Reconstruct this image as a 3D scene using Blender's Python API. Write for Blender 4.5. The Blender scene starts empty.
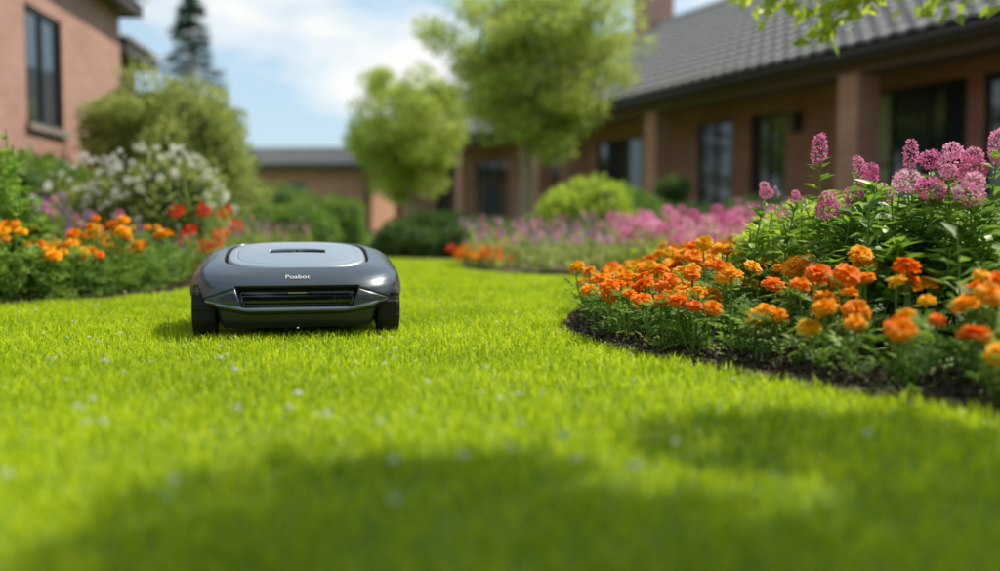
import bpy, math, numpy as np
from mathutils import Vector
rg = np.random.default_rng(7)
sc = bpy.context.scene
sc.view_settings.view_transform='Standard'; sc.view_settings.look='None'; sc.view_settings.exposure=0
F0=972.0; HY=225.0; CH=0.36
def px(x,y,d): return np.array([(x-500)/F0*d, d, CH+(HY-y)/F0*d])
def gd(x,y):
    d=F0*CH/(y-HY); return ((x-500)/F0*d, d)

# ---------------------------------------------------------------- mesh helpers
class MB:
    def __init__(s): s.V=[];s.F=[];s.M=[];s.R=[];s.n=0
    def add(s,V,F,mi=0,rnd=0.5):
        V=np.asarray(V,float).reshape(-1,3);F=np.asarray(F,int)
        if len(V)==0:return
        s.V.append(V);s.F.append(F+s.n);s.n+=len(V)
        m=np.full(len(F),mi) if np.isscalar(mi) else np.asarray(mi); s.M.append(m)
        r=np.full(len(V),float(rnd)) if np.isscalar(rnd) else np.asarray(rnd,float); s.R.append(r)
    def build(s,name,mats,smooth=True,parent=None,link=True,valid=True):
        me=bpy.data.meshes.new(name)
        V=np.concatenate(s.V);me.vertices.add(len(V));me.vertices.foreach_set('co',V.astype(np.float32).ravel())
        lt=np.concatenate([np.full(len(f),f.shape[1]) for f in s.F])
        li=np.concatenate([f.ravel() for f in s.F])
        me.loops.add(len(li));me.loops.foreach_set('vertex_index',li.astype(np.int32))
        me.polygons.add(len(lt))
        ls=np.concatenate([[0],np.cumsum(lt)[:-1]])
        me.polygons.foreach_set('loop_start',ls.astype(np.int32))
        try: me.polygons.foreach_set('loop_total',lt.astype(np.int32))
        except Exception: pass
        me.polygons.foreach_set('material_index',np.concatenate(s.M).astype(np.int32))
        me.polygons.foreach_set('use_smooth',np.full(len(lt),smooth))
        a=me.attributes.new('rnd','FLOAT','POINT');a.data.foreach_set('value',np.concatenate(s.R).astype(np.float32))
        for m in mats: me.materials.append(m)
        me.update(calc_edges=True)
        if valid: me.validate()
        ob=bpy.data.objects.new(name,me)
        if link: sc.collection.objects.link(ob)
        if parent: ob.parent=parent
        return ob
def empty(name,loc=(0,0,0),rz=0):
    e=bpy.data.objects.new(name,None);sc.collection.objects.link(e);e.location=loc;e.rotation_euler=(0,0,rz);e.empty_display_size=.2;return e
def norm(a): return a/np.maximum(np.linalg.norm(a,axis=-1,keepdims=True),1e-9)
def frames(D,N):
    D=norm(D);X=norm(np.cross(D,N));Z=np.cross(X,D);return np.stack([X,D,Z],axis=-1)
def scat(mb,T,P,R,S,mi=0,rnd=None):
    tV,tF=T;P=np.atleast_2d(P);N=len(P)
    if N==0:return
    S=np.asarray(S,float)
    if S.ndim==0:S=np.full(N,S)
    if S.ndim==1:S=np.repeat(S[:,None],3,1)
    V=np.einsum('nij,nkj->nki',R,tV[None]*S[:,None,:])+P[:,None,:]
    F=(tF[None]+(np.arange(N)*len(tV))[:,None,None]).reshape(-1,tF.shape[1])
    if rnd is None:rnd=rg.random(N)
    mb.add(V.reshape(-1,3),F,mi,np.repeat(rnd,len(tV)))
def rdir(n): return norm(rg.normal(size=(n,3)))
def leafT(w=.45,fold=.08,droop=.1):
    return (np.array([[0,0,0],[w/2,.42,fold],[0,1,-droop],[-w/2,.42,fold],[0,.45,0]],float),np.array([[0,1,2,4],[0,4,2,3]]))
def quadT(w=.6): return (np.array([[0,0,0],[w/2,.5,.05],[0,1,0],[-w/2,.5,.05]],float),np.array([[0,1,2,3]]))
def tube(mb,pts,rad,k=6,mi=0,rnd=.5):
    pts=np.array(pts,float);n=len(pts);rad=np.broadcast_to(rad,(n,))
    t=norm(np.gradient(pts,axis=0));ref=np.array([0.31,.95,0.1])
    x=norm(np.cross(t,ref));y=np.cross(t,x);a=np.linspace(0,2*np.pi,k,endpoint=False)
    V=pts[:,None]+rad[:,None,None]*(np.cos(a)[None,:,None]*x[:,None]+np.sin(a)[None,:,None]*y[:,None])
    F=[[i*k+j,i*k+(j+1)%k,(i+1)*k+(j+1)%k,(i+1)*k+j] for i in range(n-1) for j in range(k)]
    mb.add(V.reshape(-1,3),F,mi,rnd)
def box(mb,x0,x1,y0,y1,z0,z1,mi=0):
    V=[[x,y,z] for x in(x0,x1) for y in(y0,y1) for z in(z0,z1)]
    F=[[0,1,3,2],[4,6,7,5],[0,4,5,1],[2,3,7,6],[0,2,6,4],[1,5,7,3]]
    mb.add(V,F,mi)
def inpoly(P,poly):
    x,y=P[:,0],P[:,1];r=np.zeros(len(P),bool);n=len(poly)
    for i in range(n):
        x1,y1=poly[i];x2,y2=poly[(i+1)%n]
        c=((y1>y)!=(y2>y))&(x<(x2-x1)*(y-y1)/((y2-y1)+1e-12)+x1);r^=c
    return r
def dline(P,L):
    d=np.full(len(P),1e9)
    for a,b in zip(L[:-1],L[1:]):
        a=np.array(a);b=np.array(b);t=np.clip(((P-a)@(b-a))/((b-a)@(b-a)),0,1)
        d=np.minimum(d,np.linalg.norm(P-(a+t[:,None]*(b-a)),axis=1))
    return d
def poisson(x0,x1,y0,y1,r,f=None,tries=4000):
    C=np.stack([rg.uniform(x0,x1,tries),rg.uniform(y0,y1,tries)],1)
    if f is not None:C=C[f(C)]
    out=[]
    for p in C:
        if all((p[0]-q[0])**2+(p[1]-q[1])**2>r*r for q in out):out.append(p)
    return np.array(out).reshape(-1,2)

# ---------------------------------------------------------------- materials
def newmat(name):
    m=bpy.data.materials.new(name);m.use_nodes=True;nt=m.node_tree;nt.nodes.clear()
    o=nt.nodes.new('ShaderNodeOutputMaterial');return m,nt,o
def fol(name,cA,cB,trans=.4,rough=.5,tb=1.25,spec=.35,noise=3.0):
    m,nt,o=newmat(name);N=nt.nodes.new;L=nt.links.new
    at=N('ShaderNodeAttribute');at.attribute_name='rnd'
    ns=N('ShaderNodeTexNoise');ns.inputs['Scale'].default_value=noise;ns.inputs['Detail'].default_value=1
    ge=N('ShaderNodeNewGeometry');L(ge.outputs['Position'],ns.inputs['Vector'])
    ma=N('ShaderNodeMath');ma.operation='MULTIPLY_ADD';ma.inputs[1].default_value=.9;ma.inputs[2].default_value=-.45
    L(ns.outputs[0],ma.inputs[0])
    ad=N('ShaderNodeMath');ad.operation='ADD';ad.use_clamp=True;L(at.outputs['Fac'],ad.inputs[0]);L(ma.outputs[0],ad.inputs[1])
    mx=N('ShaderNodeMix');mx.data_type='RGBA';L(ad.outputs[0],mx.inputs['Factor'])
    mx.inputs['A'].default_value=(*cA,1);mx.inputs['B'].default_value=(*cB,1)
    p=N('ShaderNodeBsdfPrincipled');L(mx.outputs['Result'],p.inputs['Base Color']);p.inputs['Roughness'].default_value=rough
    p.inputs['Specular IOR Level'].default_value=spec
    if trans>0:
        vm=N('ShaderNodeVectorMath');vm.operation='SCALE';vm.inputs['Scale'].default_value=tb;L(mx.outputs['Result'],vm.inputs[0])
        t=N('ShaderNodeBsdfTranslucent');L(vm.outputs[0],t.inputs['Color'])
        ms=N('ShaderNodeMixShader');ms.inputs[0].default_value=trans;L(p.outputs[0],ms.inputs[1]);L(t.outputs[0],ms.inputs[2]);L(ms.outputs[0],o.inputs[0])
    else: L(p.outputs[0],o.inputs[0])
    return m
def pmat(name,c,rough=.5,metal=0,coat=0,c2=None,ns=20,bump=0,spec=.5):
    m,nt,o=newmat(name);N=nt.nodes.new;L=nt.links.new
    p=N('ShaderNodeBsdfPrincipled');p.inputs['Roughness'].default_value=rough;p.inputs['Metallic'].default_value=metal
    p.inputs['Coat Weight'].default_value=coat;p.inputs['Coat Roughness'].default_value=.08;p.inputs['Specular IOR Level'].default_value=spec
    tc=N('ShaderNodeTexCoord');n=N('ShaderNodeTexNoise');n.inputs['Scale'].default_value=ns;n.inputs['Detail'].default_value=6;L(tc.outputs['Object'],n.inputs['Vector'])
    c2=c2 or tuple(x*.8 for x in c)
    mx=N('ShaderNodeMix');mx.data_type='RGBA';L(n.outputs[0],mx.inputs['Factor']);mx.inputs['A'].default_value=(*c,1);mx.inputs['B'].default_value=(*c2,1)
    L(mx.outputs['Result'],p.inputs['Base Color'])
    if bump:
        b=N('ShaderNodeBump');b.inputs['Strength'].default_value=bump;b.inputs['Distance'].default_value=.01;L(n.outputs[0],b.inputs['Height']);L(b.outputs[0],p.inputs['Normal'])
    L(p.outputs[0],o.inputs[0]);return m
def brick(name,a,b,mort,bw=.24,rh=.08):
    m,nt,o=newmat(name);N=nt.nodes.new;L=nt.links.new
    tc=N('ShaderNodeTexCoord');sx=N('ShaderNodeSeparateXYZ');L(tc.outputs['Object'],sx.inputs[0])
    ad=N('ShaderNodeMath');ad.operation='ADD';L(sx.outputs[0],ad.inputs[0]);L(sx.outputs[1],ad.inputs[1])
    cb=N('ShaderNodeCombineXYZ');L(ad.outputs[0],cb.inputs[0]);L(sx.outputs[2],cb.inputs[1])
    t=N('ShaderNodeTexBrick');t.inputs['Scale'].default_value=1;t.inputs['Brick Width'].default_value=bw;t.inputs['Row Height'].default_value=rh;t.inputs['Mortar Size'].default_value=.006
    t.inputs['Color1'].default_value=(*a,1);t.inputs['Color2'].default_value=(*b,1);t.inputs['Mortar'].default_value=(*mort,1);L(cb.outputs[0],t.inputs['Vector'])
    n=N('ShaderNodeTexNoise');n.inputs['Scale'].default_value=1.3;n.inputs['Detail'].default_value=5;L(tc.outputs['Object'],n.inputs['Vector'])
    mr=N('ShaderNodeMapRange');mr.inputs['To Min'].default_value=.72;mr.inputs['To Max'].default_value=1.2;L(n.outputs[0],mr.inputs['Value'])
    vm=N('ShaderNodeVectorMath');vm.operation='SCALE';L(t.outputs['Color'],vm.inputs[0]);L(mr.outputs[0],vm.inputs['Scale'])
    p=N('ShaderNodeBsdfPrincipled');p.inputs['Roughness'].default_value=.85;L(vm.outputs[0],p.inputs['Base Color'])
    bu=N('ShaderNodeBump');bu.inputs['Strength'].default_value=.5;bu.inputs['Distance'].default_value=.006;bu.invert=True;L(t.outputs['Fac'],bu.inputs['Height']);L(bu.outputs[0],p.inputs['Normal'])
    L(p.outputs[0],o.inputs[0]);return m

G_grass=fol('grass_blade',(.24,.38,.006),(.72,.82,.02),.5,.42,1.15,.4,2.2)
G_tree=fol('tree_leaf',(.25,.34,.05),(.60,.66,.14),.5,.5,1.3)  # leaf colour lightened to stand in for atmospheric haze
G_dark=fol('hedge_leaf',(.05,.12,.02),(.15,.25,.05),.3)
G_mid=fol('shrub_leaf',(.10,.21,.03),(.30,.44,.07),.4)
G_shade=fol('shade_tree_leaf',(.04,.09,.015),(.10,.17,.025),.15)
G_lime=fol('lime_leaf',(.26,.40,.03),(.60,.70,.08),.5,.45,1.2)
G_olive=fol('olive_leaf',(.24,.31,.07),(.48,.53,.15),.45,.5,1.3)
G_broad=fol('broad_leaf',(.09,.22,.025),(.31,.48,.05),.4,.42,1.3,.35,6)
G_mari=fol('marigold_leaf',(.08,.19,.03),(.28,.42,.06),.4,.5,1.3,.2,6)
G_pine=fol('conifer_needle',(.04,.09,.07),(.09,.16,.11),.2)
P_or=fol('orange_petal',(1.0,.21,.0),(1.0,.42,.0),.35,.6,1.0,.15,5)
P_ye=fol('yellow_petal',(1.0,.40,.0),(1.0,.58,.01),.35,.6,1.0,.15,5)
P_pk=fol('pink_petal',(.68,.14,.38),(.90,.46,.64),.4,.6,1.1,.2,8)
P_pu=fol('purple_petal',(.33,.17,.40),(.62,.36,.60),.4,.6,1.1,.2,8)
P_rd=fol('red_petal',(.85,.012,.01),(1,.04,.02),.4,.6,1.0,.2,5)
P_wh=fol('white_petal',(.8,.8,.74),(.92,.92,.88),.4,.6,1.0,.2,5)
Bark=pmat('bark',(.44,.35,.25),.9,c2=(.24,.18,.12),ns=14,bump=.8)
Stem=fol('stem_green',(.10,.22,.03),(.22,.36,.06),0)
Soil=pmat('bed_soil',(.045,.028,.018),.95,c2=(.10,.07,.045),ns=60,bump=1)
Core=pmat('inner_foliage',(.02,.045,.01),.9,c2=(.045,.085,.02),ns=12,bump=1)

# ---------------------------------------------------------------- ground
def groundmat():
    m,nt,o=newmat('ground_turf');N=nt.nodes.new;L=nt.links.new
    ge=N('ShaderNodeNewGeometry');n=N('ShaderNodeTexNoise');n.inputs['Scale'].default_value=2;n.inputs['Detail'].default_value=8;L(ge.outputs['Position'],n.inputs['Vector'])
    n2=N('ShaderNodeTexNoise');n2.inputs['Scale'].default_value=90;L(ge.outputs['Position'],n2.inputs['Vector'])
    a=N('ShaderNodeMath');a.operation='MULTIPLY';L(n.outputs[0],a.inputs[0]);L(n2.outputs[0],a.inputs[1])
    cr=N('ShaderNodeValToRGB');cr.color_ramp.elements[0].position=.12;cr.color_ramp.elements[0].color=(.08,.14,.008,1);cr.color_ramp.elements[1].position=.42;cr.color_ramp.elements[1].color=(.26,.36,.018,1);L(a.outputs[0],cr.inputs[0])
    p=N('ShaderNodeBsdfPrincipled');p.inputs['Roughness'].default_value=.9;L(cr.outputs[0],p.inputs['Base Color']);L(p.outputs[0],o.inputs[0]);return m
b=MB();b.add([[-400,-400,0],[400,-400,0],[400,400,0],[-400,400,0]],[[0,1,2,3]]);b.build('ground',[groundmat()],False)

front=[(1.3,1.5),(.92,1.79),(.79,1.93),(.66,2.15),(.5,2.45),(.34,2.76),(.24,3.08),(.21,3.4),(.28,3.9),(.46,4.67),(.8,5.5),(.95,6.0),(.6,6.5),(.1,6.9),(-.22,7.4),(-.38,8.4),(-.34,9.5)]
bedR=[(9,.7),(2.4,1.1)]+front+[(-1.6,10.3),(-1.6,11.2),(2,13),(9,13)]
bedL=[(-9,3.9),(-3.2,4.0),(-2.16,4.25),(-1.87,4.6),(-1.72,5.1),(-1.75,5.8),(-2.02,7.2),(-2.0,9.2),(-1.5,10.4),(-1.62,11.2),(-3,15),(-9,15)]
def sheet(name,poly,z,mat):
    me=bpy.data.meshes.new(name);me.from_pydata([(x,y,z) for x,y in poly],[],[list(range(len(poly)))]);me.materials.append(mat)
    ob=bpy.data.objects.new(name,me);sc.collection.objects.link(ob);return ob
sheet('flower_bed_soil',bedR,.006,Soil);sheet('flower_bed_soil',bedL,.006,Soil)
octT=(np.array([[1,0,0],[0,1,0],[-1,0,0],[0,-1,0],[0,0,1],[0,0,-1]],float)*np.array([1,.7,.5]),np.array([[0,1,4],[1,2,4],[2,3,4],[3,0,4],[1,0,5],[2,1,5],[3,2,5],[0,3,5]]))
b=MB()
C=np.stack([rg.uniform(0,2.4,50000),rg.uniform(1,7,50000)],1);dl=dline(C,front);C=C[inpoly(C,bedR)&(dl<.45)];dl=dline(C,front)
n=len(C);Z=.004+rg.random(n)*.022*np.clip(dl/.06,0.2,1.5)
P=np.c_[C,Z];scat(b,octT,P,frames(rdir(n),rdir(n)),rg.uniform(.004,.014,n))
C=np.stack([rg.uniform(-3.2,-1.6,9000),rg.uniform(4,7,9000)],1);C=C[inpoly(C,bedL)];n=len(C)
scat(b,octT,np.c_[C,rg.random(n)*.015],frames(rdir(n),rdir(n)),rg.uniform(.005,.015,n))
b.build('bark_mulch',[Soil],False)

# ---------------------------------------------------------------- grass (one mesh of blades)
def blades(mb,x0,x1,y0,y1,dens,hr,wr,kx,ko):
    n=int((x1-x0)*(y1-y0)*dens);C=np.stack([rg.uniform(x0,x1,n),rg.uniform(y0,y1,n)],1)
    C=C[np.abs(C[:,0])<kx*C[:,1]+ko];wob=np.c_[np.sin(C[:,1]*37+C[:,0]*11),np.cos(C[:,0]*41)]*.012
    C=C[~(inpoly(C+wob,bedR)|inpoly(C+wob,bedL))];n=len(C)
    P=np.c_[C,np.full(n,-.002)]
    q=.5+.25*np.sin(C[:,0]*9+2*np.sin(C[:,1]*5))+.25*np.sin(C[:,1]*11+2*np.sin(C[:,0]*7))
    q2=.5+.5*np.sin(C[:,0]*61+3*np.sin(C[:,1]*43))*np.sin(C[:,1]*57+2*np.sin(C[:,0]*39))
    h=(hr[0]+(hr[1]-hr[0])*rg.random(n)**1.4)*(.65+.3*q+.4*q2);w=rg.uniform(*wr,n);bend=h*rg.uniform(.1,.9,n)
    az=rg.random(n)*2*np.pi;fa=rg.random(n)*2*np.pi
    B=np.c_[np.cos(az),np.sin(az),np.zeros(n)];W=np.c_[np.cos(fa),np.sin(fa),np.zeros(n)];up=np.array([0,0,1.])
    m1=P+B*bend[:,None]*.28+up*h[:,None]*.55
    V=np.stack([P-W*w[:,None]/2,P+W*w[:,None]/2,m1+W*w[:,None]*.42,m1-W*w[:,None]*.42,P+B*bend[:,None]+up*(h-.25*bend)[:,None]],1)
    i=np.arange(n)*5;o=mb.n
    mb.add(V.reshape(-1,3),np.stack([i,i+1,i+2,i+3],1),0,np.repeat(rg.random(n),5))
    mb.F.append(np.stack([i+3,i+2,i+4],1)+o);mb.M.append(np.zeros(n,int))
mb=MB()
blades(mb,-2.6,2.6,.45,2.4,13000,(.014,.044),(.0022,.0042),.56,.25)
blades(mb,-3.2,2.8,2.4,4.6,12000,(.014,.038),(.0026,.0044),.56,.25)
blades(mb,-4.4,3.5,4.6,7.5,6000,(.016,.040),(.004,.007),.56,.3)
blades(mb,-4,3,7.5,11,2500,(.02,.045),(.007,.012),.5,.3)
mb.build('lawn_grass',[G_grass],False,valid=False)

b=MB();pts=[]
for (x,y) in [(98,424),(112,416),(125,440),(190,517),(400,480),(402,520),(510,467),(520,440),(466,475),(625,487),(632,484),(848,452),(38,494),(300,425),(308,410),(335,432),(245,385),(120,375),(230,372),(515,322),(250,425),(195,500),(560,455)]:
    X,d=gd(x,y+2);pts.append((X,d-.10,.050,rg.uniform(.008,.012)))
for i in range(90):
    d=rg.uniform(1.3,5);pts.append((rg.uniform(-.5,.25)*d,d,.043,rg.uniform(.005,.009)))
pet=quadT(.7)
for p in pts:
    D=rdir(18);D[:,2]=np.abs(D[:,2]);scat(b,pet,np.repeat(np.array(p[:3])[None],18,0),frames(D,rdir(18)),p[3]*.8)
b.build('clover_flowers',[P_wh],False)

# ---------------------------------------------------------------- robotic mower
def ss(a,b_,x): t=np.clip((x-a)/(b_-a),0,1);return t*t*(3-2*t)
mower=empty('robot_lawn_mower',(-.70,3.36,0.004),math.radians(11.6));mower.scale=(.955,.955,1.04)
body=pmat('mower_shell',(.075,.088,.11),.30,.35,.4,ns=400,c2=(.065,.078,.095));black=pmat('mower_gloss_black',(.008,.008,.010),.08,0,.8)
lidm=pmat('mower_lid',(.38,.43,.48),.34,.45,.25,ns=400,c2=(.36,.41,.46));chin=pmat('mower_bumper',(.045,.052,.062),.36,.2,ns=300);rub=pmat('mower_rubber',(.012,.012,.012),.75,ns=60);trim=pmat('mower_trim',(.26,.29,.33),.25,.7)
def sup(npts,e=3.6):
    t=np.linspace(0,2*np.pi,6000,endpoint=False);c,s=np.cos(t),np.sin(t)
    x=np.sign(c)*np.abs(c)**(2/e);y=np.sign(s)*np.abs(s)**(2/e)
    l=np.r_[0,np.cumsum(np.hypot(np.diff(np.r_[x,x[0]]),np.diff(np.r_[y,y[0]])))];q=np.linspace(0,l[-1],npts,endpoint=False)
    return np.interp(q,l,np.r_[x,x[0]]),np.interp(q,l,np.r_[y,y[0]])
def tilt(y,z): return np.where(z>.1,.1+(z-.1)*(1+.97*y),z)
prof=np.array([(.0,.030,.335,.335),(.1,.052,.350,.352),(.22,.088,.359,.362),(.34,.12,.363,.366),(.46,.15,.363,.364),(.56,.178,.359,.353),(.65,.203,.350,.335),(.73,.222,.334,.314),(.80,.234,.312,.290),(.87,.241,.284,.270),(.93,.245,.266,.257),(.96,.246,.2535,.2505),(.975,.243,.250,.248),(1,.228,.249,.247)])
NT,NVV=560,140
vv=np.linspace(0,1,NVV);zz=np.interp(vv,prof[:,0],prof[:,1]);aa=np.interp(vv,prof[:,0],prof[:,2]);bb=np.interp(vv,prof[:,0],prof[:,3])
k=np.ones(9)/9
def smo(q):
    r=np.convolve(np.pad(q,4,'edge'),k,'valid');r[-8:]=q[-8:];return r
zz,aa,bb=smo(zz),smo(aa),smo(bb)
ux,uy=sup(NT)
X=aa[:,None]*ux[None];Y=bb[:,None]*uy[None];Zn=np.repeat(zz[:,None],NT,1)
zlow=.030+.062*ss(.235,.275,np.abs(X));f=np.clip((.14-Zn)/(.14-.030),0,1);Zs=Zn+(zlow-.030)*f
Z=tilt(Y,Zs)
fr=Y<-.15
halfw=.190+(Z-.12)*.35
rec=ss(0,.010,halfw-np.abs(X))*ss(.096,.102,Z)*ss(.160,.154,Z)*fr
lipz=.088+.16*np.clip(np.abs(X)-.16,0,.2)
lip=np.exp(-((Z-lipz)/.006)**2)*fr*(np.abs(X)<.30)
under=ss(.080,.074,Z-(lipz-.088))*fr*ss(.30,.27,np.abs(X))
crz=.150-.30*np.clip(np.abs(X)-.205,0,.2);seam=np.exp(-((Z-crz)/.0025)**2)*fr*.006*(np.abs(X)>.200)
inset=.032*rec-.008*lip+.016*under+seam
Y=Y+inset
X=X*(1-.012*np.exp(-((Z-.150)/.003)**2)*(~fr))
mi=np.zeros((NVV,NT),int);mi[(Z<lipz+.0)&(np.abs(X)>=.27)]=2;mi[rec>.3]=1;mi[(under>.5)]=2;mi[(lip>.5)&(rec<.3)&(under<.5)]=3
mb=MB();V=np.stack([X,Y,Z],-1).reshape(-1,3)
I,J=np.meshgrid(np.arange(NVV-1),np.arange(NT),indexing='ij');J2=(J+1)%NT
Fq=np.stack([I*NT+J,I*NT+J2,(I+1)*NT+J2,(I+1)*NT+J],-1).reshape(-1,4)
mb.add(V,Fq,mi[:-1].reshape(-1))
mb.build('shell',[body,black,chin,trim],True,mower)
mb=MB()
rx,ry=ux*.252,uy*.252;Vt=np.c_[rx,ry,tilt(ry,np.full(NT,.228))];Vt=np.r_[Vt,[[0,0,.228]]];mb.add(Vt,[[j,(j+1)%NT,NT] for j in range(NT)])
mb.build('lid_seat',[rub],True,mower)
mb=MB();rings=[(.026,.22,.24),(.028,.25,.28),(.06,.255,.31),(.12,.258,.322)]
u2,w2=sup(96);V=np.concatenate([np.c_[u2*a_,w2*b_,np.full(96,z_)] for z_,a_,b_ in rings]);F=[[i*96+j,i*96+(j+1)%96,(i+1)*96+(j+1)%96,(i+1)*96+j] for i in range(3) for j in range(96)]
mb.add(V,F);V=np.r_[np.c_[u2*.22,w2*.24,np.full(96,.026)],[[0,0,.026]]];mb.add(V,[[j,96,(j+1)%96] for j in range(96)]);mb.build('chassis',[rub],True,mower)
NR=110;fr_=np.linspace(0,1,NR);nt2=360;u3,w3=sup(nt2,3.2)
rad=fr_[:,None]
XX=.2425*rad*u3[None];YY=.2405*rad*w3[None];edge=np.clip((1-rad)/.05,0,1);ZZ=.230+.016*np.sqrt(1-(1-edge)**2)+.022*(1-rad**2)
ZZ=ZZ-.0025*np.exp(-((rad-.86)/.010)**2)
slot=ss(.098,.091,np.abs(XX))*ss(.030,.023,np.abs(YY+.045));ZZ=tilt(YY,ZZ)-.016*slot
m2=np.where(slot>.3,1,0)
I,J=np.meshgrid(np.arange(NR-1),np.arange(nt2),indexing='ij');J2=(J+1)%nt2
mb=MB();mb.add(np.stack([XX,YY,ZZ],-1).reshape(-1,3),np.stack([I*nt2+J,(I+1)*nt2+J,(I+1)*nt2+J2,I*nt2+J2],-1).reshape(-1,4),m2[:-1].reshape(-1));mb.build('lid',[lidm,rub],True,mower)
def wheel(name,x,y,r,w):
    mb=MB();k=72;pr=[(-w/2,r*.45),(-w/2,r*.8),(-w/2*.92,r*.93),(-w/2*.6,r),(w/2*.6,r),(w/2*.92,r*.93),(w/2,r*.8),(w/2,r*.45)]
    Vv=[];
    for q,(xx,rr) in enumerate(pr):
        for j in range(k):
            a=2*np.pi*j/k;r2=rr*(1.04 if (j//3)%2 and 2<=q<=5 else 1.0);Vv.append([x+xx,y+r2*np.cos(a),r+r2*np.sin(a)])
    Ff=[[i*k+j,i*k+(j+1)%k,(i+1)*k+(j+1)%k,(i+1)*k+j] for i in range(7) for j in range(k)];mb.add(Vv,Ff,0)
    for sx in(-1,1):
        hub=[(w/2*.9,r*.46),(w/2*1.05,r*.4),(w/2*1.05,r*.12),(w/2*1.15,0.001)];Vv=[[x+sx*h0,y+h1*np.cos(2*np.pi*j/k),r+h1*np.sin(2*np.pi*j/k)] for h0,h1 in hub for j in range(k)]
        mb.add(Vv,[[i*k+j,i*k+(j+1)%k,(i+1)*k+(j+1)%k,(i+1)*k+j] for i in range(3) for j in range(k)],1)
    mb.build(name,[rub,chin],False,mower)
wheel('front_wheel_a',-.302,-.222,.083,.078);wheel('front_wheel_b',.302,-.222,.083,.078);wheel('rear_wheel_a',-.302,.18,.105,.075);wheel('rear_wheel_b',.302,.18,.105,.075)
tx=bpy.data.curves.new('label','FONT');tx.body='Poabot';tx.size=.028;tx.align_x='CENTER';tx.extrude=.0004
to=bpy.data.objects.new('label',tx);sc.collection.objects.link(to);to.parent=mower
jf=np.argmin(np.abs(ux)+(uy>0)*9);colz=Z[:,jf];i0=np.argmin(np.abs(colz[:-20]-.178));p0=np.array([0,Y[i0,jf],Z[i0,jf]]);p1=np.array([0,Y[i0+4,jf],Z[i0+4,jf]])
sl=math.atan2(p1[2]-p0[2],p1[1]-p0[1]);to.rotation_euler=(sl,0,0);to.location=(0,p0[1]-math.sin(sl)*.002,p0[2]+math.cos(sl)*.002)
tx.materials.append(pmat('label_white',(.8,.8,.8),.5))
mb=MB();box(mb,-.03,.03,-.336,-.330,.136,.140,0);mb.build('sensor_strip',[lidm],False,mower)

# ---------------------------------------------------------------- vegetation builders
def lump(D,s,k=1.0):
    r=np.random.default_rng(s);o=np.ones(len(D))
    for i in range(7):
        w=r.normal(size=3)*(2.2+i*.9);o+=k*.09/(1+i*.22)*np.sin(D@w*1.3+r.random()*6.28)
    return o
def uvs(nu=40,nv=24):
    th=np.linspace(0,2*np.pi,nu,endpoint=False);ph=np.linspace(0.001,np.pi-.001,nv);D=np.array([[np.sin(p)*np.cos(t),np.sin(p)*np.sin(t),np.cos(p)] for p in ph for t in th])
    F=[[i*nu+j,(i+1)*nu+j,(i+1)*nu+(j+1)%nu,i*nu+(j+1)%nu] for i in range(nv-1) for j in range(nu)];return D,np.array(F)
def bushinto(mb,c,r,n,ls,seed,T=quadT(.6),k=1.0,core=.8,mi=0,ci=1,spread=.13):
    c=np.array(c,float);r=np.array(r,float)
    D=rdir(n);q=lump(D,seed,k)*(1-np.abs(rg.normal(size=n))*spread+rg.random(n)*.05)
    P=c+D*q[:,None]*r;ok=P[:,2]>.02;P=P[ok];D=D[ok];m=len(P)
    dr=norm(D+rdir(m)*.9+np.array([0,0,.2]));scat(mb,T,P,frames(dr,norm(D+rdir(m)*.8)),rg.uniform(.6,1.2,m)*ls,mi)
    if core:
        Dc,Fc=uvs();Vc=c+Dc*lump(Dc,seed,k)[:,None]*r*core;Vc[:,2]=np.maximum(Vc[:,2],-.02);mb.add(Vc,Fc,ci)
def bush(name,c,r,n,ls,seed,mat=G_mid,**kw):
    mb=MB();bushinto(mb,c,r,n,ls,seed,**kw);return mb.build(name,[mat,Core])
def curve3(a,b_,sag,n=6):
    t=np.linspace(0,1,n)[:,None];a=np.array(a);b_=np.array(b_);return a*(1-t)+b_*t+np.array(sag)*(4*t*(1-t))
def tree(name,base,tt,cc,cr,ncl,per,ls,rt,mat,seed,clr=.42,inner=.25,kk=1.5):
    global rg
    old=rg;rg=np.random.default_rng(seed)
    mb=MB();base=np.array(base,float);cc=np.array(cc,float);cr=np.array(cr,float);top=np.array(tt,float)
    tp=curve3(base,top,[.05,0.03,0],9);tp[1:-1,:2]+=rg.normal(size=(7,2))*.025
    rr=np.linspace(rt,rt*.6,9);rr[0]*=1.5;tube(mb,tp,rr,12,1)
    up=cc+np.array([0,0,cr[2]*.75]);tube(mb,curve3(top,up,[.08,0,0],8),np.linspace(rt*.6,rt*.1,8),8,1)
    D=rdir(ncl);R=(inner+(1-inner)*rg.random(ncl)**.6)*.86;C=cc+D*R[:,None]*lump(D,seed,kk)[:,None]*cr
    zz_=np.clip((C[:,2]-(cc[2]-cr[2]))/(cr[2]),0,1);C[:,:2]=cc[:2]+(C[:,:2]-cc[:2])*(.6+.4*zz_)[:,None]
    for i,c in enumerate(C):
        st=top+(up-top)*np.clip((c[2]-top[2])/(up[2]-top[2])*.6-.05+rg.random()*.1,0,.85)
        if i%2==0: tube(mb,curve3(st,c,[0,0,-.08*np.linalg.norm(c-st)],6),np.linspace(rt*.32,rt*.05,6),5,1)
        s=clr*rg.uniform(.6,1.25)*cr.mean()
        m=int(per*rg.uniform(.6,1.3)*1.0)
        d=rdir(m);q=rg.random(m)**.45;P=c+d*q[:,None]*s*np.array([1,1,.75])
        dr=norm(d*.6+rdir(m)+np.array([0,0,-.25]));scat(mb,quadT(.62),P,frames(dr,rdir(m)+np.array([0,0,.6])),rg.uniform(.6,1.25,m)*ls,0)
    rg=old
    return mb.build(name,[mat,Bark])
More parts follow.
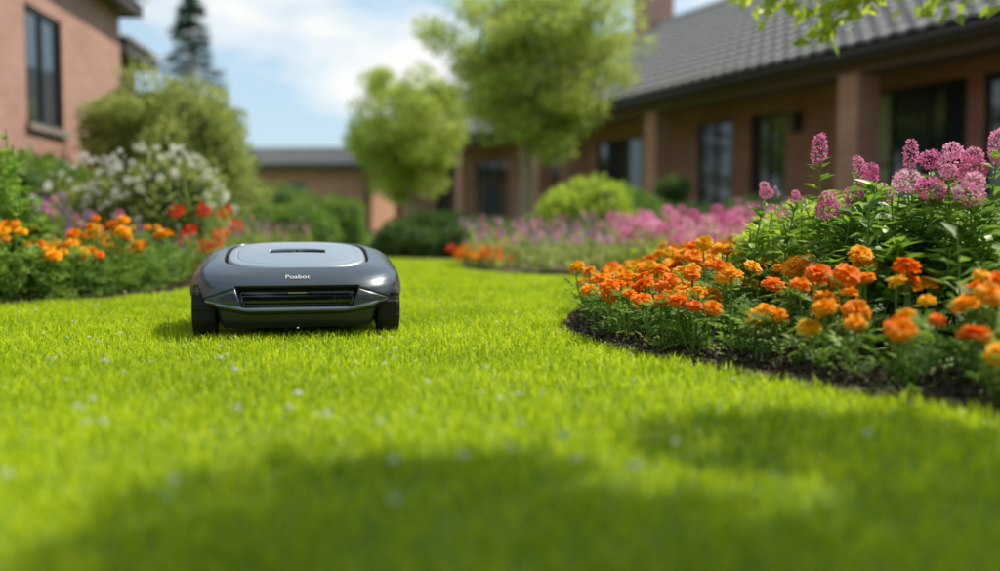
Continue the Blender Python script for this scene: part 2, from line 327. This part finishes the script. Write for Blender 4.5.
tree('added_shade_tree',(.41,18,0),(.43,18,1.75),(.68,18.1,3.4),(2.2,1.8,1.95),125,330,.09,.17,G_tree,11,.24,kk=.9)
tree('added_shade_tree',(-2.04,22,0),(-2.04,22,1.0),(-2.1,22,2.5),(1.6,1.5,1.65),90,300,.09,.17,G_tree,23,.24,kk=.9)
T3=tree('added_shade_tree',(3.9,1.35,0),(3.8,1.45,2.6),(3.2,1.76,4.4),(2.25,1.70,1.1),88,250,.125,.14,G_shade,37,.23)
# unseen trees and hedge added behind viewpoint, to darken ambient light on near lawn
tree('added_shade_tree',(2.6,-4.2,0),(2.5,-4.2,1.7),(2.3,-3.6,4.0),(3.0,2.4,2.4),90,230,.20,.18,G_shade,51,.25)
tree('added_shade_tree',(-3.2,-3.6,0),(-3.1,-3.6,1.6),(-2.9,-3.2,3.8),(2.6,2.3,2.3),80,230,.20,.18,G_shade,52,.25)
mb=MB()
for i,(x,y) in enumerate([(-6.5,-4),(-4,-6),(-1.2,-6.5),(1.5,-6.8),(4.5,-6.2),(7,-3.5)]): bushinto(mb,(x,y,.7),(1.7,1.2,1.3),2500,.14,200+i,k=1.2,core=.85)
mb.build('added_shade_hedge',[G_dark,Core])  # unseen hedge, added to cut sky light coming from behind
mb=MB();bp=np.array([(3.8,1.5,2.7),(3.3,3.2,2.75),(2.7,4.4,2.2),(2.05,5.0,1.66)]);tube(mb,bp,[.05,.035,.02,.01],7,1)
tw=[(745,-2,5.2),(762,10,5.2),(790,4,5.1),(808,16,5.1),(822,30,5.0),(836,18,5.0),(815,40,5.1),(850,10,5.0),(895,5,4.9),(925,10,4.9),(945,6,4.8),(990,2,4.7),(870,0,5),(968,-2,4.9),(780,-6,5.2)]
for t in tw:
    e=px(*t);s=bp[3] if t[0]<870 else bp[2]*.3+bp[3]*.7
    s=s+rg.normal(size=3)*.04;c3=curve3(s,e,[0,0,.08],7);tube(mb,c3,np.linspace(.006,.002,7),4,1)
    m=30;k2=rg.integers(3,7,m);Pp=c3[k2]+rg.normal(size=(m,3))*.03;dr=rdir(m)+np.array([-.3,0,-.3]);scat(mb,leafT(.55),Pp,frames(dr,rdir(m)+np.array([0,-.8,.6])),rg.uniform(.06,.12,m),0)
mb.build('overhanging_branch',[G_lime,Bark])
mb=MB();cb=np.array([-9.4,30,0]);H=7.7;tube(mb,[cb,cb+[0,0,H*.5],cb+[0,0,H]],[.16,.1,.02],8,1)
for i in range(230):
    z=.7+(H-.75)*rg.random()**.8;L_=(H-z)*.30+.10;a=rg.random()*6.28;L_*=rg.uniform(.7,1.15);s=cb+[0,0,z];e=s+[L_*np.cos(a),L_*np.sin(a),-.18*L_+.05]
    tube(mb,[s,(s+e)/2,e],[.02,.012,.004],4,1);m=60;t=rg.random(m)[:,None]**.7;P=s+(e-s)*t+rg.normal(size=(m,3))*.04*np.array([1,1,.6]);scat(mb,quadT(.3),P,frames(norm((e-s)[None]+rdir(m)*.8*L_),rdir(m)),rg.uniform(.08,.18,m),0)
mb.build('conifer_tree',[G_pine,Bark])

mb=MB();
tube(mb,[(-4.4,13.1,0),(-4.4,13.1,1.2)],[.09,.05],8,2)
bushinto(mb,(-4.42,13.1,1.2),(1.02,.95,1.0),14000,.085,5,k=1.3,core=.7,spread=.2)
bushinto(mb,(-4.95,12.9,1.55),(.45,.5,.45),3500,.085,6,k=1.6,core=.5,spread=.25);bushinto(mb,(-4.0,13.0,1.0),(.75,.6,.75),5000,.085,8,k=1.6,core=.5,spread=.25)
mb.build('round_shrub',[G_olive,Core,Bark])
bush('boxwood_shrub',(1.2,13,.36),(.66,.6,.56),8000,.06,15,G_lime,k=1.0)
bush('boxwood_shrub',(1.75,13.5,.36),(.5,.5,.5),4500,.06,16,G_mid)
bush('boxwood_shrub',(.75,13.4,.2),(.45,.4,.42),4000,.06,17,G_mid)
bush('boxwood_shrub',(-2.35,14,.25),(.46,.42,.45),5000,.055,18,G_mid)
for i,(x,y,rx,rz) in enumerate([(-1.15,10.9,.34,.33),(-.75,10.8,.34,.31),(-.35,10.7,.36,.33),(.05,10.9,.36,.33),(.45,11.2,.4,.36),(.9,11.6,.45,.38)]):
    bush('low_hedge',(x,y,.04),(rx,.3,rz),3500,.045,30+i,G_dark)
bush('dark_shrub',(2.6,14.5,.2),(.8,.5,.5),4000,.07,41,G_dark);bush('dark_shrub',(3.7,14.0,.2),(.8,.5,.55),4000,.07,42,G_dark)
bush('dark_shrub',(-3.6,16.5,.3),(.9,.6,.7),4000,.07,43,G_mid);bush('dark_shrub',(-5.2,18.5,.4),(1.0,.7,.8),4000,.08,44,G_mid)
bush('dark_shrub',(-.2,15.3,.15),(.7,.5,.35),3500,.07,45,G_dark);bush('dark_shrub',(-1.0,16,.15),(.9,.5,.4),3500,.07,46,G_mid)
mb=MB();c=px(672,196,16.5);tube(mb,[(c[0],16.5,0),(c[0],16.5,c[2])],[.03,.03],8,2);bushinto(mb,(c[0],16.5,c[2]+.1),(.28,.28,.2),1500,.05,51);bushinto(mb,(c[0],16.5,c[2]-.3),(.38,.38,.2),1800,.05,52);mb.build('topiary_shrub',[G_dark,Core,Bark])

# ---------------------------------------------------------------- flowers
def mariT(seed):
    r=np.random.default_rng(seed);V=[];F=[]
    for n,Lr,el,wd in [(15,1,-8,.42),(15,.92,8,.40),(13,.8,24,.38),(11,.66,40,.34),(9,.5,56,.28),(6,.36,74,.22)]:
        off=r.random()*6
        for j in range(n):
            a=off+2*np.pi*j/n+r.normal()*.08;e=math.radians(el+r.normal()*7);ca,sa=np.cos(a),np.sin(a)
            o=np.array([ca,sa,0]);t=np.array([-sa,ca,0]);u=np.array([0,0,1.]);l=Lr*r.uniform(.88,1.08)
            d=o*np.cos(e)+u*np.sin(e);d2=o*np.cos(e-.5)+u*np.sin(e-.5);w=wd/2
            b0=o*.06;m_=b0+d*l*.6;tp=m_+d2*l*.42;i=len(V)
            V+= [b0-t*w*.35,b0+t*w*.35,m_+t*w,m_-t*w,tp+t*w*.95+u*r.normal()*.05,tp-t*w*.95+u*r.normal()*.05,]
            F+=[[i,i+1,i+2,i+3],[i+3,i+2,i+4,i+5]]
    return np.array(V),np.array(F)
MT=[mariT(i) for i in range(5)]
def compT(k=4,w=.16):
    V=[[-.01,0,0],[.01,0,0],[.006,.9,0],[-.006,.9,0]];F=[[0,1,2,3]]
    def lf(p,d,l):
        d=np.array(d)/np.linalg.norm(d);n=np.array([-d[1],d[0],0]);i=len(V);p=np.array(p)
        V.extend([p,p+d*l*.45+n*l*w+[0,0,.03],p+d*l+[0,0,-.04],p+d*l*.45-n*l*w+[0,0,.03]]);F.append([i,i+1,i+2,i+3])
    for j in range(k):
        y=.25+.6*j/k
        for s in(-1,1):lf([0,y,0],[s*.8,.65,0],.42*(1-.3*abs(j/k-.4)))
    lf([0,.85,0],[0,1,0],.4);return np.array(V,float),np.array(F)
CT=compT(3,.2)
def headpuff(n,seed,el=(1,1,1),ps=.36):
    r=np.random.default_rng(seed);i=np.arange(n)+.5;ph=np.arccos(1-2*i/n);th=np.pi*(1+5**.5)*i
    D=np.c_[np.cos(th)*np.sin(ph),np.sin(th)*np.sin(ph),np.cos(ph)];P=D*np.array(el)*(.72+.15*r.random(n))[:,None]
    T=quadT(.75);dr=norm(D+r.normal(size=(n,3))*.45);Rm=frames(dr,r.normal(size=(n,3)));V=np.einsum('nij,kj->nki',Rm,T[0]*ps)+P[:,None]
    return V.reshape(-1,3),(T[1][None]+(np.arange(n)*4)[:,None,None]).reshape(-1,4)
HP=[headpuff(170,i,(1,1,.85),.33) for i in range(4)];HS=[headpuff(190,i+9,(.62,.62,1.5),.3) for i in range(3)];HL=[headpuff(26,i+20,(.4,.4,1.5),.6) for i in range(3)]
CUP=[headpuff(22,i+30,(1,1,.6),.95) for i in range(3)]
UP=np.array([0,0,1.])
def yawR(n,tiltamt=.25):
    z=norm(UP+rg.normal(size=(n,3))*tiltamt);z=np.atleast_2d(z);x=rdir(n);return frames(np.cross(z,x),z)
def marigolds(name,C,hf,hs,nh=(1,4),mats=(P_or,),nl=9,ls=.075,ratio=.5):
    mb=MB()
    for p in C:
        H=hf(p)*rg.uniform(.82,1.15);k=rg.integers(*nh);base=np.array([p[0],p[1],.0])
        for j in range(k+1):
            a=rg.random()*6.28;rr=rg.uniform(.02,.075);hh=H*rg.uniform(.78,1.12)*(1 if j<k else .75);tip=base+[rr*np.cos(a),rr*np.sin(a),hh]
            c3=curve3(base,tip,[rr*.3*np.cos(a),rr*.3*np.sin(a),0],6);tube(mb,c3,np.linspace(.0035,.0022,6),5,1)
            if j<k:
                mi=2+(rg.random()<ratio)*1 if len(mats)>1 else 2
                s=hs*rg.uniform(.65,1.15);zz=norm((UP+np.array([np.cos(a),np.sin(a),0])*.3+np.array([0,-.3,0])+rg.normal(size=3)*.2)[None]);R=frames(np.cross(zz,rdir(1)),zz)
                scat(mb,MT[rg.integers(5)],[tip],R,[s],mi,rnd=[rg.random()])
            m=nl;tt=rg.integers(0,5,m);P=c3[tt];az=rg.random(m)*6.28;d=np.c_[np.cos(az),np.sin(az),rg.uniform(-.1,.9,m)]
            scat(mb,CT,P,frames(d,np.tile(UP,(m,1))+rg.normal(size=(m,3))*.3),rg.uniform(.7,1.2,m)*ls,0)
    return mb.build(name,[G_mari,Stem]+list(mats),True)
def fm(C): 
    d=dline(C,front);return inpoly(C,bedR)&(d>.08)&(d<np.where(C[:,1]<2.6,.42,np.where(C[:,1]<4.2,.95,1.0)))&(C[:,1]<5.6)
C=poisson(.2,2.2,1.4,5.7,.10,fm,9000)
marigolds('marigold_flowers',C,lambda p:.12+.11*min(1,dline(p[None],front)[0]/.35)+rg.uniform(-.01,.02),.0315,(1,5),(P_or,P_ye),ratio=.55,nl=8,ls=.066)
C=poisson(-2.75,-1.8,4.45,5.5,.11,lambda C:inpoly(C,bedL)&(dline(C,bedL[1:7])>.12),4000)
marigolds('marigold_flowers',C,lambda p:.26+rg.uniform(-.06,.10),.034,(1,5),(P_or,P_ye),ratio=.7,nl=9,ls=.08)

def leafy(mb,base,tip,n,ls,mi=0,si=1,r=.004,T=leafT(.42),z0=.15,tap=.5):
    c3=curve3(base,tip,np.r_[rg.normal(size=2)*.02,0],9);tube(mb,c3,np.linspace(r,r*.6,9),5,si)
    t=rg.uniform(z0,.97,n);P=np.stack([np.interp(t*8,np.arange(9),c3[:,k]) for k in range(3)],1)
    az=np.arange(n)*2.4+rg.random()*6;d=np.c_[np.cos(az),np.sin(az),rg.uniform(-.1,.8,n)]
    scat(mb,T,P,frames(d,np.tile(UP,(n,1))+rg.normal(size=(n,3))*.25),ls*rg.uniform(.6,1.15,n)*(1.15-tap*t),mi)
mb=MB()
heads=[(817,150,3.0,1),(765,193,3.3,.65),(826,209,2.9,.9),(852,196,2.95,.8),(866,180,3.0,.9),(908,155,2.9,.9),(905,181,2.75,1.05),(928,160,2.95,.9),(930,190,2.7,1.05),(951,164,2.85,1.05),(971,168,2.8,1),(967,195,2.6,1.05),(994,147,2.75,1),(795,199,3.2,.5),(1015,175,2.8,1),(858,168,3.1,.8),(1035,150,2.9,1),(1060,180,2.7,1),(950,182,2.9,.9),(885,196,3.1,.7),(842,214,3.0,.6),(782,214,3.3,.5)]
for (x,y,d,s) in heads:
    t=px(x,y,d);base=np.array([t[0]+rg.normal()*.04,d+rg.normal()*.05,0]);leafy(mb,base,t-[0,0,.02],50,.085,z0=.3,tap=.45)
    if (s==1 and x<830) or x in(908,994,858) : scat(mb,HS[rg.integers(3)],[t],yawR(1,.1),[.036*s],2)
    else:
        scat(mb,HP[rg.integers(4)],[t],yawR(1),[.037*s],2)
        if rg.random()<.8: scat(mb,HP[rg.integers(4)],[t+[rg.normal()*.01,0,.035*s]],yawR(1),[.027*s],2)
for i in range(170):
    d=rg.uniform(2.6,3.4);x=rg.uniform(835,1150);t=px(x,rg.uniform(182,255),d);leafy(mb,(t[0],d,0),t+[rg.normal()*.05,rg.normal()*.05,0],26,.095,tap=.35,z0=.4)
mb.build('pink_flowering_plants',[G_broad,Stem,P_pk])
mb=MB()
for i in range(22):
    d=rg.uniform(2.2,2.6);x=rg.uniform(945,1180);t=px(x,rg.uniform(228,285),d);leafy(mb,(t[0],d,0),t,18,.095)
mb.build('leafy_plant',[G_mid,Stem])
mb=MB()
for i in range(240):
    d=rg.uniform(3.4,4.6);x=rg.uniform(716,900);t=px(x,np.interp(x,[716,760,820,900],[258,215,190,195])+rg.random()**1.3*40,d);leafy(mb,(t[0],d,0),t,22,.085,T=leafT(.42),z0=.4,tap=.3)
for i in range(60):
    d=rg.uniform(3.8,4.9);x=rg.uniform(860,1050);t=px(x,rg.uniform(195,240),d);leafy(mb,(t[0],d,0),t,22,.09,z0=.3)
for i in range(12):
    d=rg.uniform(3.3,4.3);x=rg.uniform(750,900);t=px(x,rg.uniform(190,215),d);leafy(mb,(t[0],d,0),t,8,.06);scat(mb,HL[rg.integers(3)],[t],yawR(1),[.016],2)
mb.build('lime_foliage_plants',[G_lime,Stem,P_pu])

def patch(name,pts,hs,heads,hsize,lm,hm,nl=14,ls=.06,T=leafT(.3),yf=.15,nst=3,sp=.06,two=None):
    mb=MB()
    for p,h in zip(pts,hs):
        for j in range(nst):
            t=np.array([p[0]+rg.normal()*sp,p[1]+rg.normal()*sp,h*rg.uniform(.7,1.15)]);leafy(mb,(p[0],p[1],0),t,nl,ls,T=T,z0=.05,r=.003)
            scat(mb,heads[rg.integers(len(heads))],[t],yawR(1,yf),[hsize*rg.uniform(.7,1.2)],2+(two is not None and rg.random()<.4))
    return mb.build(name,[lm,Stem,hm]+([two] if two else []))
inR=lambda C:inpoly(C,bedR)
C=poisson(.9,2.4,5.6,8.2,.15,lambda C:inR(C)&(dline(C,front)>.12));patch('pink_phlox_flowers',C,.30+.12*rg.random(len(C)),HP,.040,G_lime,P_pk,14,.08,nst=2)
C=poisson(-.3,1.2,6.9,9.6,.17,lambda C:inR(C)&(dline(C,front)>.12));patch('lavender_flowers',C,.22+.16*rg.random(len(C)),HL,.026,G_olive,P_pu,20,.08,nst=2,two=P_pk)
C=poisson(-.36,.05,7.6,9.2,.11,lambda C:inR(C)&(dline(C,front)>.08)&(dline(C,front)<.3));patch('red_flowers',C,.12+.05*rg.random(len(C)),CUP,.028,G_mid,P_or,8,.05,two=P_rd)
C=poisson(2.3,5.5,6.0,10.5,.28,inR);patch('garden_border_plants',C,.35+.2*rg.random(len(C)),HP,.035,G_mid,P_pk,22,.1,nst=2)
C=poisson(.2,3,9.6,12.3,.25,inR);patch('garden_border_plants',C,.3+.15*rg.random(len(C)),HL,.03,G_mid,P_pk,20,.09,nst=2)
mb=MB()
for (x,y) in [(178,211),(204,210),(226,212),(190,230),(222,233),(203,246),(216,243),(199,266),(236,226),(184,240)]:
    d=rg.uniform(6.0,6.6);t=px(x,y,d);leafy(mb,(t[0]+rg.normal()*.04,d,0),t,9,.07,T=leafT(.25));scat(mb,CUP[rg.integers(3)],[t],yawR(1,.4),[.036],2)
mb.build('red_poppy_flowers',[G_mid,Stem,P_rd])
inL=lambda C:inpoly(C,bedL)&(dline(C,bedL[1:9])>.12)
C=poisson(-2.7,-1.8,5.6,6.8,.14,inL);patch('garden_border_plants',C,.18+.14*rg.random(len(C)),HL,.012,G_mid,P_pu,22,.085)
mb=MB();bushinto(mb,(-2.5,7.2,.38),(.48,.4,.46),4500,.055,61,T=leafT(.4),k=1.4,core=.7,spread=.2);bushinto(mb,(-2.95,7.3,.3),(.4,.4,.36),3500,.055,62,T=leafT(.4),k=1.4,core=.7)
for i in range(170):
    D=rdir(1)[0];D[2]=abs(D[2])*1.1;D[1]=-abs(D[1])*.7;c=np.array([-2.5,7.2,.38]) if i%3 else np.array([-2.95,7.3,.3]);t=c+norm(D)*np.array([.52,.42,.54])*(1+.12*rg.random());leafy(mb,c,t,4,.06);scat(mb,HP[rg.integers(4)],[t],yawR(1),[rg.uniform(.009,.028)],2)
mb.build('white_flowering_shrub',[G_olive,Core,P_wh])
C=poisson(-3.3,-2.45,5.7,6.6,.18,inL);patch('purple_flowers',C,.40+.17*rg.random(len(C)),HP,.026,G_mid,P_pu,24,.08,two=P_pk,nst=2)
C=poisson(-3.4,-1.9,7.6,10.2,.17,inL);patch('meadow_flowers',C,.30+.15*rg.random(len(C)),HL,.020,G_olive,P_pu,20,.08,two=P_pk,nst=2)
mb=MB()
for i in range(34):
    d=rg.uniform(4.75,5.3);x=rg.uniform(-60,48);t=px(x,np.interp(x,[-60,10,48],[90,120,190])+rg.uniform(0,60),d);leafy(mb,(t[0]+rg.normal()*.05,d,0),t,26,.12,T=leafT(.5),r=.006)
mb.build('broadleaf_plant',[G_broad,Stem])
bush('dark_shrub',(-3.9,8.6,.35),(.7,.6,.55),7000,.07,71,G_mid,k=1.5);bush('dark_shrub',(-3.3,9.6,.3),(.6,.5,.5),5000,.06,72,G_lime,k=1.5)
bush('dark_shrub',(-4.7,10.0,.3),(.7,.6,.62),6000,.08,73,G_lime,k=1.7);bush('dark_shrub',(-2.6,11.8,.2),(.6,.5,.42),5000,.06,74,G_mid)

# ---------------------------------------------------------------- buildings
brk=brick('brick_wall',(.46,.19,.12),(.33,.135,.085),(.38,.28,.23));colm=brick('brick_pillar',(.60,.29,.19),(.49,.22,.14),(.45,.34,.28))
brkL=brick('pink_brick',(.50,.275,.22),(.43,.225,.18),(.45,.31,.27));fasc=pmat('dark_fascia',(.07,.055,.05),.6);soff=pmat('soffit',(.18,.11,.085),.7)
frame=pmat('window_frame',(.018,.018,.02),.4);glass=pmat('window_glass',(.03,.04,.045),.04,0,.0,spec=1.0);panel=pmat('yellowish_panel',(.50,.46,.26),.8,ns=3,c2=(.25,.27,.14))
tile=pmat('roof_tile',(.22,.21,.205),.8,c2=(.37,.35,.34),ns=3,bump=.3);sill=pmat('stone_sill',(.3,.27,.24),.8)
def wallop(mb,x0,x1,z0,z1,ops,y0,y1,mi=0):
    xs=x0
    for (a,b_,c,d) in sorted(ops):
        if a>xs: box(mb,xs,a,y0,y1,z0,z1,mi)
        if c>z0: box(mb,a,b_,y0,y1,z0,c,mi)
        if d<z1: box(mb,a,b_,y0,y1,d,z1,mi)
        xs=b_
    if xs<x1: box(mb,xs,x1,y0,y1,z0,z1,mi)
def window(parent,nm,x0,x1,z0,z1,y,out,nx=2,nz=1,glassmat=None):
    mb=MB();t=.06;ya,yb=sorted([y-out*.10,y-out*.03])
    box(mb,x0,x0+t,ya,yb,z0,z1);box(mb,x1-t,x1,ya,yb,z0,z1);box(mb,x0+t,x1-t,ya,yb,z1-t,z1);box(mb,x0+t,x1-t,ya,yb,z0,z0+t)
    for i in range(1,nx):
        c=x0+(x1-x0)*i/nx;box(mb,c-.03,c+.03,ya+.002,yb-.002,z0+t,z1-t)
    for i in range(1,nz):
        c=z0+(z1-z0)*i/nz;box(mb,x0+t,x1-t,ya+.004,yb-.004,c-.02,c+.02)
    g0,g1=sorted([y-out*.072,y-out*.064]);box(mb,x0+t*.5,x1-t*.5,g0,g1,z0+t*.5,z1-t*.5,1)
    mb.build(nm,[frame,glassmat or glass],False,parent)
RB=empty('brick_house',(11.87,0,0),math.atan2(.917,-.399))
ops=[(9.0,11.6,.12,2.62),(13.2,15.3,.12,2.62),(15.6,17.9,.12,2.62),(19.75,20.8,.12,2.55),(21.4,22.6,.12,2.55),(24.9,27.1,.5,2.5),(29.3,31.4,.5,2.5),(32.8,35.5,.12,2.5),(37.5,39.5,.5,2.5)]
mb=MB();wallop(mb,3,44.5,0,2.9,ops,-1.85,-1.6);box(mb,3,44.5,-8,-7.75,0,2.9);box(mb,3,3.25,-7.75,-1.85,0,2.9);box(mb,44.25,44.5,-7.75,-1.85,0,2.9)
mb.build('walls',[brk],False,RB)
for i,o in enumerate(ops): window(RB,'window_%d'%i,o[0],o[1],o[2],o[3],-1.6,1,nx=2 if o[1]-o[0]<1.5 else 3,nz=2 if o[3]-o[2]>2.3 else 1,glassmat=None)
mb=MB();box(mb,17.14,17.8,-1.662,-1.655,.22,2.54);mb.build('window_panel',[panel],False,RB)  # yellowish panel over part of one pane
mb=MB();
for s in [5.3,11.0,16.7,22.45,28.1,33.7,39.3]:
    box(mb,s-.22,s+.22,-.72,-.28,0,2.72);
mb.build('pillars',[colm],False,RB)
mb=MB();box(mb,3,44.5,-.70,-.30,2.722,2.95);mb.build('porch_beam',[soff],False,RB)
mb=MB();box(mb,2.7,44.8,-8.3,-.02,2.952,3.0);mb.build('soffit',[soff],False,RB)
mb=MB();box(mb,2.7,44.8,-.018,.03,2.86,3.04);mb.build('fascia',[fasc],False,RB)
mb=MB();box(mb,2.7,44.8,.032,.14,2.93,3.0);mb.build('gutter',[fasc],False,RB)
mb=MB();box(mb,2.8,44.7,-1.59,-.1,0.0,.10);mb.build('porch_floor',[sill],False,RB)
def roof(nm,x0,x1,ye,ze,yr,zr,parent,sign=1):
    L_=math.hypot(yr-ye,zr-ze);nc=int(L_/.33);xs=np.arange(x0,x1,.055);rows=[]
    for c in range(nc):
        rows+= [(c/nc,.075),((c+.98)/nc,.012)]
    nn=np.array([-(zr-ze),(yr-ye)])/L_
    if nn[1]<0:nn=-nn
    V=[]
    for t,h in rows:
        w=.05*np.abs(np.sin(np.pi*xs/.33))
        V.append(np.c_[xs,ye+(yr-ye)*t+nn[0]*(h+w),ze+(zr-ze)*t+nn[1]*(h+w)])
    n=len(xs);V=np.array(V);nr=len(rows);F=np.array([[i*n+j,i*n+j+1,(i+1)*n+j+1,(i+1)*n+j] for i in range(nr-1) for j in range(n-1)])
    mb=MB();mb.add(V.reshape(-1,3),F);lo=V[0].copy();lo[:,2]-=.06;mb.add(np.r_[lo,V[0]],[[j,j+1,n+j+1,n+j] for j in range(n-1)])
    return mb.build(nm,[tile],False,parent)
roof('roof',2.6,44.9,.12,3.03,-4.0,5.8,RB);roof('roof_back',2.6,44.9,-8.4,3.03,-4.0,5.8,RB)
mb=MB();
tube(mb,[(2.6,-4,5.86),(44.9,-4,5.86)],[.12,.12],10);mb.build('ridge_cap',[tile],False,RB)
mb=MB();mb.add([[3,-.0,3],[3,-8,3],[3,-4,5.75]],[[0,1,2]]);mb.add([[44.5,-.0,3],[44.5,-8,3],[44.5,-4,5.75]],[[0,1,2]]);mb.build('gables',[brk],False,RB)
mb=MB();cs=25.9/.917;box(mb,cs-.42,cs+.42,-4.4,-3.6,5.2,6.75);box(mb,cs-.48,cs+.48,-4.46,-3.54,6.752,6.9);mb.build('chimney',[brkL],False,RB)
mb=MB();box(mb,19.3,19.46,-1.598,-1.45,2.1,2.4);box(mb,19.26,19.5,-1.598,-1.40,2.402,2.45);mb.build('wall_lantern',[frame],False,RB)
LB=empty('brick_house',(-4.58,0,0),math.atan2(.995,-.0995))
mb=MB();wallop(mb,2.0,16.1,0,3.8,[(12.05,13.35,1.62,3.08),(7.5,8.8,1.62,3.08)],0,.28);box(mb,2,2.28,.28,7,0,3.8);box(mb,15.82,16.1,.28,7,0,3.8);box(mb,2,16.1,7,7.28,0,3.8)
box(mb,16.102,18.4,.35,.6,0,3.28);box(mb,18.15,18.4,.6,6,0,3.28);mb.build('walls',[brkL],False,LB)
window(LB,'window_0',12.05,13.35,1.62,3.08,0,-1);window(LB,'window_1',7.5,8.8,1.62,3.08,0,-1)
mb=MB()
for a_ in (12.0,7.45): box(mb,a_,a_+1.4,-.06,.10,1.54,1.618)
mb.build('window_sills',[sill],False,LB)
mb=MB();box(mb,1.7,16.3,-.28,7.6,3.802,3.86);box(mb,1.7,16.3,-.32,-.282,3.76,3.96);box(mb,16.302,16.34,-.32,7.6,3.76,3.96);mb.build('eaves',[fasc],False,LB)
mb=MB();box(mb,16.103,18.7,.05,6.4,3.282,3.34);box(mb,16.5,18.7,.01,.048,3.24,3.44);box(mb,18.702,18.74,.01,6.4,3.24,3.44);mb.build('wing_eaves',[fasc],False,LB)
roof('roof',1.6,16.35,-.36,3.95,3.6,5.7,LB);roof('roof_back',1.6,16.35,7.7,3.95,3.6,5.7,LB);roof('wing_roof',16.5,18.8,0,3.42,3.2,4.6,LB)
mb=MB();mb.add([[16.1,0,3.86],[16.1,7.28,3.86],[16.1,3.6,5.6]],[[0,1,2]]);mb.build('gable',[brkL],False,LB)
FB=empty('brick_house',(-10.5,40,0),math.radians(-4))
mb=MB();wallop(mb,-6,5,0,2.6,[(-.6,.9,.1,2.1),(1.6,2.6,.9,2.1),(-3.6,-2,.9,2.1)],0,.25);box(mb,-6,-5.75,.25,7,0,2.6);box(mb,4.75,5,.25,7,0,2.6);mb.build('walls',[colm],False,FB)
window(FB,'door',-.6,.9,.1,2.1,0,-1,nx=2,glassmat=panel);window(FB,'window_0',1.6,2.6,.9,2.1,0,-1);window(FB,'window_1',-3.6,-2,.9,2.1,0,-1)
mb=MB();box(mb,-6.5,5.5,-.5,7.5,2.602,2.68);box(mb,-6.5,5.5,-.54,-.502,2.58,2.8);mb.build('eaves',[fasc],False,FB);roof('roof',-6.5,5.5,-.55,2.78,3.5,3.75,FB);roof('roof_back',-6.5,5.5,7.5,2.78,3.5,3.75,FB)
mb=MB()
for i,(x,y,r,h) in enumerate([(-22,62,5,4.6),(-13,66,4,4.4),(-8,70,4,4.0),(-30,58,5,5),(2,75,6,5),(12,70,6,5),(-3,72,4,4.4),(-40,60,6,6),(24,66,7,6)]):
    bushinto(mb,(x,y,h*.45),(r,2.5,h*.55),2500,.35,90+i,k=1.6,core=.85)
mb.build('distant_trees',[G_mid,Core])

# ---------------------------------------------------------------- light, sky, camera
S=np.array([.5,.3,.81]);S/=np.linalg.norm(S)
sl_=bpy.data.lights.new('sun','SUN');sl_.energy=5.0;sl_.angle=math.radians(.5);sl_.color=(1,.93,.78)
so=bpy.data.objects.new('sun',sl_);sc.collection.objects.link(so);so.rotation_euler=Vector(-S).to_track_quat('-Z','Y').to_euler();so.location=(5,3,8)
w=bpy.data.worlds.new('World');sc.world=w;w.use_nodes=True;nt=w.node_tree;nt.nodes.clear();N=nt.nodes.new;L=nt.links.new
o=N('ShaderNodeOutputWorld');bg=N('ShaderNodeBackground');bg.inputs[1].default_value=.135;sk=N('ShaderNodeTexSky');sk.sky_type='NISHITA';sk.sun_disc=False
sk.sun_elevation=math.asin(S[2]);sk.sun_rotation=math.atan2(S[0],S[1]);sk.air_density=1.0;sk.dust_density=1.0;sk.ozone_density=1.2
tc=N('ShaderNodeTexCoord');mp=N('ShaderNodeMapping');mp.inputs['Scale'].default_value=(3.2,3.2,9);mp.inputs['Location'].default_value=(.35,.1,.2);L(tc.outputs['Generated'],mp.inputs[0])
n=N('ShaderNodeTexNoise');n.inputs['Scale'].default_value=1.0;n.inputs['Detail'].default_value=7;n.inputs['Roughness'].default_value=.55;L(mp.outputs[0],n.inputs['Vector'])
cr=N('ShaderNodeValToRGB');cr.color_ramp.elements[0].position=.51;cr.color_ramp.elements[0].color=(0,0,0,1);cr.color_ramp.elements[1].position=.66;L(n.outputs[0],cr.inputs[0])
hz=N('ShaderNodeMix');hz.data_type='RGBA';hz.inputs['Factor'].default_value=.55;L(sk.outputs[0],hz.inputs['A']);hz.inputs['B'].default_value=(4.6,6.3,7.5,1)
mx=N('ShaderNodeMix');mx.data_type='RGBA';L(cr.outputs[0],mx.inputs['Factor']);L(hz.outputs['Result'],mx.inputs['A']);mx.inputs['B'].default_value=(7.3,7.4,7.3,1)
L(mx.outputs['Result'],bg.inputs[0]);L(bg.outputs[0],o.inputs[0])
cam=bpy.data.cameras.new('camera');cam.lens=35;cam.sensor_width=36;cam.clip_start=.05;cam.clip_end=1000
co=bpy.data.objects.new('camera',cam);sc.collection.objects.link(co);co.location=(0,0,CH);co.rotation_euler=(math.radians(90)-math.atan(60.5/972),0,0)
cam.dof.use_dof=True;cam.dof.focus_distance=2.95;cam.dof.aperture_fstop=1.05
sc.camera=co
